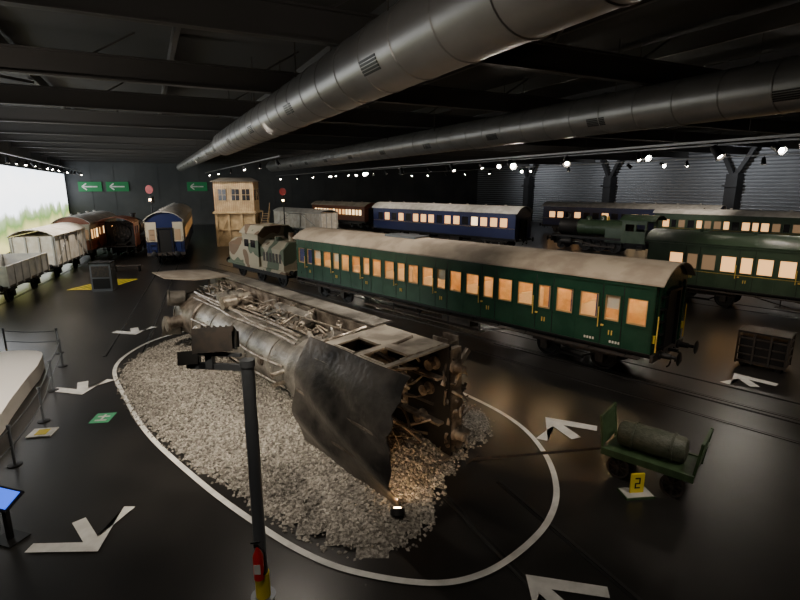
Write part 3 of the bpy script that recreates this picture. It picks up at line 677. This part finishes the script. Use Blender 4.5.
for e in (-7.8,-4.0,8.0):
    B=MB(); B.box(94.8,94.92,-e-1.6,-e+1.6,5.7,7.2,'signg')
    B.box(94.77,94.8,-e-1.0,-e+1.0,6.35,6.55,'white'); B.beam((94.78,-e+1.1,6.45),(94.78,-e+.5,6.95),.03,.18,'white'); B.beam((94.78,-e+1.1,6.45),(94.78,-e+.5,5.95),.03,.18,'white')
    B.obj('exit_sign',HF)
# ------------------------------------------------------------------ pole with floodlight and extinguisher
B=MB(); B.cyl((0,0,0),(0,0,4.0),.095,'pole',20); B.lathe((0,0,0),(0,0,1),[(0,.115),(.45,.115),(.46,.09)],'yellow',20); B.lathe((0,0,0),(0,0,1),[(0,.2),(.02,.2)],'pole',20)
B.lathe((0,0,3.95),(0,0,1),[(0,.11),(.1,.11),(.12,0)],'pole',16)
B.beam((.08,0,3.92),(-.95,.18,3.9),.07,.09,'pole'); B.beam((-.1,.05,4.1),(-.9,.2,4.08),.05,.05,'pole'); B.box(-.62,-.52,.02,.16,3.9,4.2,'pole')
R=Matrix.Rotation(.25,3,'Z')@Matrix.Rotation(-.35,3,'X')
B.obox((-.5,.3,4.25),(.5,.42,.3),R,'black'); B.obox((-.5,.53,4.18),(.44,.03,.25),R,'dark'); B.obox((-.5,.05,4.33),(.55,.06,.36),R,'dark')
for i in range(6): B.obox((-.72+i*.09,.3,4.42),(.02,.38,.08),R,'dark')
B.obox((-.92,.2,4.0),(.3,.22,.2),R,'black')
B.obj('floodlight_pole',frame((-2.22,6.95,0),(1,0)))
B=MB(); B.lathe((0,0,.5),(0,0,1),[(0,.06),(.02,.08),(.42,.08),(.5,.05),(.54,.03),(.58,.03)],'red',20); B.box(-.05,.03,-.02,.02,1.07,1.13,'black'); B.beam((-.1,0,1.14),(.05,0,1.17),.02,.02,'black')
B.tube([(.02,0,1.08),(.11,-.03,1.0),(.11,-.05,.75),(.09,-.05,.62)],.014,'black'); B.box(-.05,.05,-.083,-.078,.65,.82,'white'); B.box(-.09,.09,.06,.1,.7,.74,'black')
B.obj('fire_extinguisher',frame((-2.22+.02,6.95-.2,0),(1,0)))
# ------------------------------------------------------------------ luggage trolley
B=MB()
B.box(-1.0,1.0,-.5,.5,.55,.63,'olive')
for y in (-.5,.5): B.box(-1.05,1.05,y-.04,y+.04,.5,.66,'olive')
for x in (-1.0,1.0):
    s=1 if x>0 else -1
    rt=Matrix.Rotation(s*.14,3,'Y')
    B.obox((x+s*.08,0,1.0),(.035,.92,.62),rt,'olive')
    for y in (-.46,.46): B.obox((x+s*.08,y,.98),(.06,.06,.85),rt,'olive')
    B.obox((x+s*.13,0,1.36),(.06,1.0,.06),rt,'olive'); B.obox((x+s*.1,0,1.05),(.05,.9,.05),rt,'olive')
for x in (-.62,.62):
    for sg in (-1,1):
        B.lathe((x,sg*.45-.03*sg,.27),(0,sg,0),[(0,.22),(0,.27),(.06,.27),(.06,.22),(0,.22)],'dark',24); B.lathe((x,sg*.45-.04*sg,.27),(0,sg,0),[(0,.05),(.1,.04),(.1,0)],'dark',10)
        for i in range(8): a=2*pi*i/8; B.obox((x+math.cos(a)*.13,sg*.45,.27+math.sin(a)*.13),(.2,.025,.03),Matrix.Rotation(-a,3,'Y'),'dark')
        B.beam((x,sg*.4,.27),(x-.2,sg*.4,.52),.03,.04,'black'); B.beam((x,sg*.4,.27),(x+.2,sg*.4,.52),.03,.04,'black')
    B.cyl((x,-.45,.27),(x,.45,.27),.03,'black',8)
B.lathe((-.82,0,.92),(1,0,0),[(0,.12),(.03,.24),(.1,.29),(.8,.31),(1.5,.29),(1.57,.24),(1.6,.12),(1.6,0)],'leather',24)
for x in (-.45,.45): B.lathe((x,0,.92),(1,0,0),[(0,.30),(.0,.325),(.05,.325),(.05,.30)],'leather',24)
TM=frame((5.68,10.35,0),(.76,-.65))@Matrix.Diagonal((.9,1,1,1))
p=TM.inverted()@Vector((1.75,11.0,.1)); B.beam((-1.0,0,.45),p,.05,.06,'dark'); B.beam((p.x,p.y-.25,p.z),(p.x,p.y+.25,p.z),.04,.04,'dark')
B.obj('luggage_trolley',TM)
B=MB(); B.box(-.32,.32,-.2,.2,0,.05,'olive'); B.box(-.3,.3,-.18,.18,.05,.055,'grey'); B.box(-.15,.15,-.02,.02,.05,.5,'yellow')
for q in ((-.06,.06,.38,.41),(.03,.06,.28,.41),(-.06,.06,.26,.29),(-.06,-.03,.17,.28),(-.06,.06,.16,.19)): B.box(q[0],q[1],-.026,-.02,q[2],q[3],'black')
B.obj('number_sign',frame((5.1,9.72,0),(1,.1)))
B=MB(); B.box(-.75,.75,-.5,.5,.12,.2,'dark'); B.box(-.7,.7,-.45,.45,.2,.95,'black')
for x in (-.75,-.25,.25,.75):
    for y in (-.5,.5): B.box(x-.03,x+.03,y-.03,y+.03,.1,1.1,'dark')
for z in (.4,.65,.9,1.08):
    for y in (-.5,.5): B.box(-.75,.75,y-.02,y+.02,z-.02,z+.02,'dark')
    for x in (-.75,.75): B.box(x-.02,x+.02,-.5,.5,z-.02,z+.02,'dark')
B.box(-.78,.78,-.53,.53,1.08,1.12,'black')
for x in (-.55,.55):
    for sg in (-1,1): B.cyl((x,sg*.35,.1),(x,sg*.42,.1),.1,'black',14)
B.obj('luggage_crate',frame((13.4,17.7,0),-D)@Matrix.Diagonal((1,1,1.2,1)))
# ------------------------------------------------------------------ left foreground
B=MB()
P=crom([(-13.6,18.0),(-12.6,16.7),(-12.0,15.3),(-11.3,13.7),(-10.6,12.0),(-11.0,10.8),(-13,10.3),(-15.5,11.5),(-16.5,14),(-15.6,17.4)],5)
B.prism([(p.x,p.y) for p in P],0,.5,'platform'); B.obj('display_platform')
posts=[(-15.7,19.2),(-13.6,19.2),(-12.5,17.7),(-11.3,15.4),(-10.1,13.2),(-9.2,10.9),(-8.8,8.7)]
B=MB()
for i,(x,y) in enumerate(posts):
    B.cyl((x,y,0),(x,y,1.0),.035,'pole',10); B.lathe((x,y,0),(0,0,1),[(0,.16),(.02,.16),(.04,.04)],'black',16); B.lathe((x,y,.98),(0,0,1),[(0,.045),(.05,.045),(.06,0)],'pole',10)
    if i:
        a=posts[i-1]; m=((x+a[0])/2,(y+a[1])/2)
        for z in (.92,.5): B.tube([(a[0],a[1],z),(m[0],m[1],z-.05),(x,y,z)],.014,'pole')
B.obj('rope_barrier')
B=MB(); B.box(-.05,.05,-.04,.04,0,.8,'black'); B.box(-.25,.25,-.2,.2,0,.03,'black'); R=Matrix.Rotation(.5,3,'X')
B.obox((0,0,.85),(.6,.42,.05),R,'black'); B.obox((0,-.015,.88),(.52,.34,.012),R,'bluescreen'); B.obj('information_lectern',frame((-7.35,8.3,0),(1,-.3)))
B=MB(); B.box(-.6,.6,-.5,.5,0,1.75,'pole'); B.box(-.63,.63,-.53,.53,1.75,1.82,'black'); B.box(-.5,.5,-.52,-.5,.9,1.6,'dark'); B.box(-.5,.5,-.515,-.5,.15,.8,'black'); B.obj('information_kiosk',frame((-19.0,31.9,0),(1,.2)))
B=MB(); B.box(-1,1,-.3,.3,.42,.48,'dark')
for x in (-.85,.85): B.box(x-.04,x+.04,-.28,.28,0,.42,'black')
B.obj('bench',frame((-21.3,39,0),(1,.3)))
# ------------------------------------------------------------------ light tracks with spotlights
K=1.75
def spot(loc,tgt,W,col=(1,.82,.6),ang=70,blend=.8,rad=.1):
    L=bpy.data.lights.new('spot_or_fill','SPOT'); L.energy=W*K; L.color=col; L.spot_size=math.radians(ang); L.spot_blend=blend; L.shadow_soft_size=rad
    o=bpy.data.objects.new('spot_or_fill',L); bpy.context.scene.collection.objects.link(o); o.location=loc
    o.rotation_euler=(Vector(tgt)-Vector(loc)).to_track_quat('-Z','Y').to_euler(); return o
def lighttrack(e,z,s0,s1,step,big=(),f0=1.4):
    B=MB(); B.box(s0,s1,-e-.05,-e+.05,z,z+.09,'duct')
    s=s0+2
    while s<s1: B.cyl((s,-e,z+.08),(s,-e,11.9),.012,'dark',5); s+=8
    ps=[];s=s0+1
    while s<s1: ps.append((s,0)); s+=step*random.uniform(.7,1.3)
    ps+=[(q,1) for q in big]
    for s,bg in ps:
        ax=Vector((-random.uniform(.1,1.0),random.uniform(-.9,.9),random.uniform(-1.2,-.7))) if not bg else Vector((-1,random.uniform(.2,.6),-.45))
        ax.normalize(); c=Vector((s,-e,z-.35)); f=1.7 if bg else f0
        B.cyl((s,-e,z),(s,-e,z-.2),.02,'black',6)
        B.lathe(c-ax*.18*f,ax,[(0,.05*f),(.02,.1*f),(.3*f,.12*f),(.42*f,.15*f),(.42*f,.13*f),(.36*f,.11*f)],'black',14)
        rl=.075*f
        B.lathe(c+ax*.185*f,ax,[(0,rl),(.005,rl),(.005,0)],'lamp_big' if bg else 'lamp_emit',12)
    B.obj('spotlight_track',HF)
lighttrack(30,8.8,4,92,5.5,(16,24,40,72)); lighttrack(20.5,8.2,2,90,9,(26,50)); lighttrack(-8.5,8.7,20,92,3.2,f0=1.1); lighttrack(45,8.9,10,92,7,(22,34,55))
lighttrack(9,8.6,38,90,9,f0=1.1)
WARM=(1,.86,.68); NEU=(1,.88,.74); COOL=(.95,.97,1)
spot((-9,6,9.5),(-4.5,14,1.8),2000,WARM,50)
spot((-3,3.5,9.8),(-1.0,10.8,1.8),800,WARM,40)
spot((-13,13,9.0),(-7.5,18,1.5),1700,WARM,50)
spot((2.5,14.5,9.5),(-2,14,2.8),1400,WARM,60)
spot((-4,20,9.5),(-7,17.5,2),1300,WARM,60)
spot((-8,9,9.5),(-4,11.5,0),900,WARM,45)
for t in (2,8,14,19):
    p=G0+D*t+NY*8; q=G0+D*t; spot((p.x,p.y,9.2),(q.x,q.y,3.0),1050,NEU,58)
for t in (0,7,14):
    p=R0+D*t+NY*7; q=R0+D*t; spot((p.x,p.y,9.2),(q.x,q.y,2.8),850,WARM,60)
for t in (2,10,18):
    p=W0+D*t+NY*8; q=W0+D*t; spot((p.x,p.y,9.5),(q.x,q.y,3),1500,NEU,60)
for p,q,w,a in (((-23,38,9.4),(-27,36,1),2400,90),((-25,27,9.4),(-24,30,1),1300,80),((-22,52,9.5),(-18.4,57,5),1100,60),((-14,50,9.5),(-17.5,57,4.5),1000,60),((-23,33,9),(-20,43,3),2600,60),((-15,33,9.5),(-10,37,2),700,60),((0,55,9.5),(-10,66,2.5),1900,70),((30,50,9.5),(34,60,3),1700,70),((36,32,9.5),(42,46,3),1500,70),((14,42,9.3),(20,50,2),1600,70),((8,6,9.5),(6,10.5,0),700,50),((16,12,9.5),(13,17,0),700,50),((-12,8,9.5),(-13,14,0),3000,40),((-8,3,9.8),(-6,9,0),500,60),((-16,22,9.5),(-13,25,0),900,60),((0,1,9.8),(2,8,0),420,60),((9,9,9.5),(7,14,0),500,60)):
    spot(p,q,w,NEU,a)
for s in (2,20,38,56,74):
    p=H(52 if s<10 else 57,s,9.0); q=H(66,s,7.5); spot(p,q,1500,COOL,120)
for e,s in ((0,6),(-5,18),(-4,32),(2,46),(-4,62),(36,40)):  # unseen uplights added to brighten ceiling and beams where bounce is too weak
    p=H(e,s,7.4); q=H(e+1,s+5,12); spot(p,q,170,NEU,140)
for e,s,w_ in ((0,8,110),(0,22,110),(0,38,130)):  # unseen fill added under the duct to brighten it from below
    spot(H(e,s,6.9),H(e+5.3,s,9.4),w_,NEU,130)
for e,s in ((4,14),(14,22),(26,34),(-2,34),(16,50),(34,56)):  # unseen downward fill added to raise the general ambient level
    spot(H(e-1,s,8.2),H(e-1,s+.01,0),380,NEU,130)
B=MB(); B.lathe((0,0,.0),(0,0,1),[(0,.14),(.1,.14),(.12,.12),(.13,.1)],'black',16); B.lathe((0,0,.13),(0,0,1),[(0,.07),(.01,.07),(.01,0)],'lamp_warm',14); B.obj('floor_spotlight',Matrix.Translation((-.05,8.6,.3))@Matrix.Rotation(-.5,4,'X'))
spot((-.05,8.7,.55),(.3,10.2,1.6),170,(1,.6,.28),150,1,.05)
w=bpy.data.worlds.new('world'); bpy.context.scene.world=w; w.use_nodes=True; w.node_tree.nodes['Background'].inputs[0].default_value=(.5,.6,.7,1); w.node_tree.nodes['Background'].inputs[1].default_value=.02
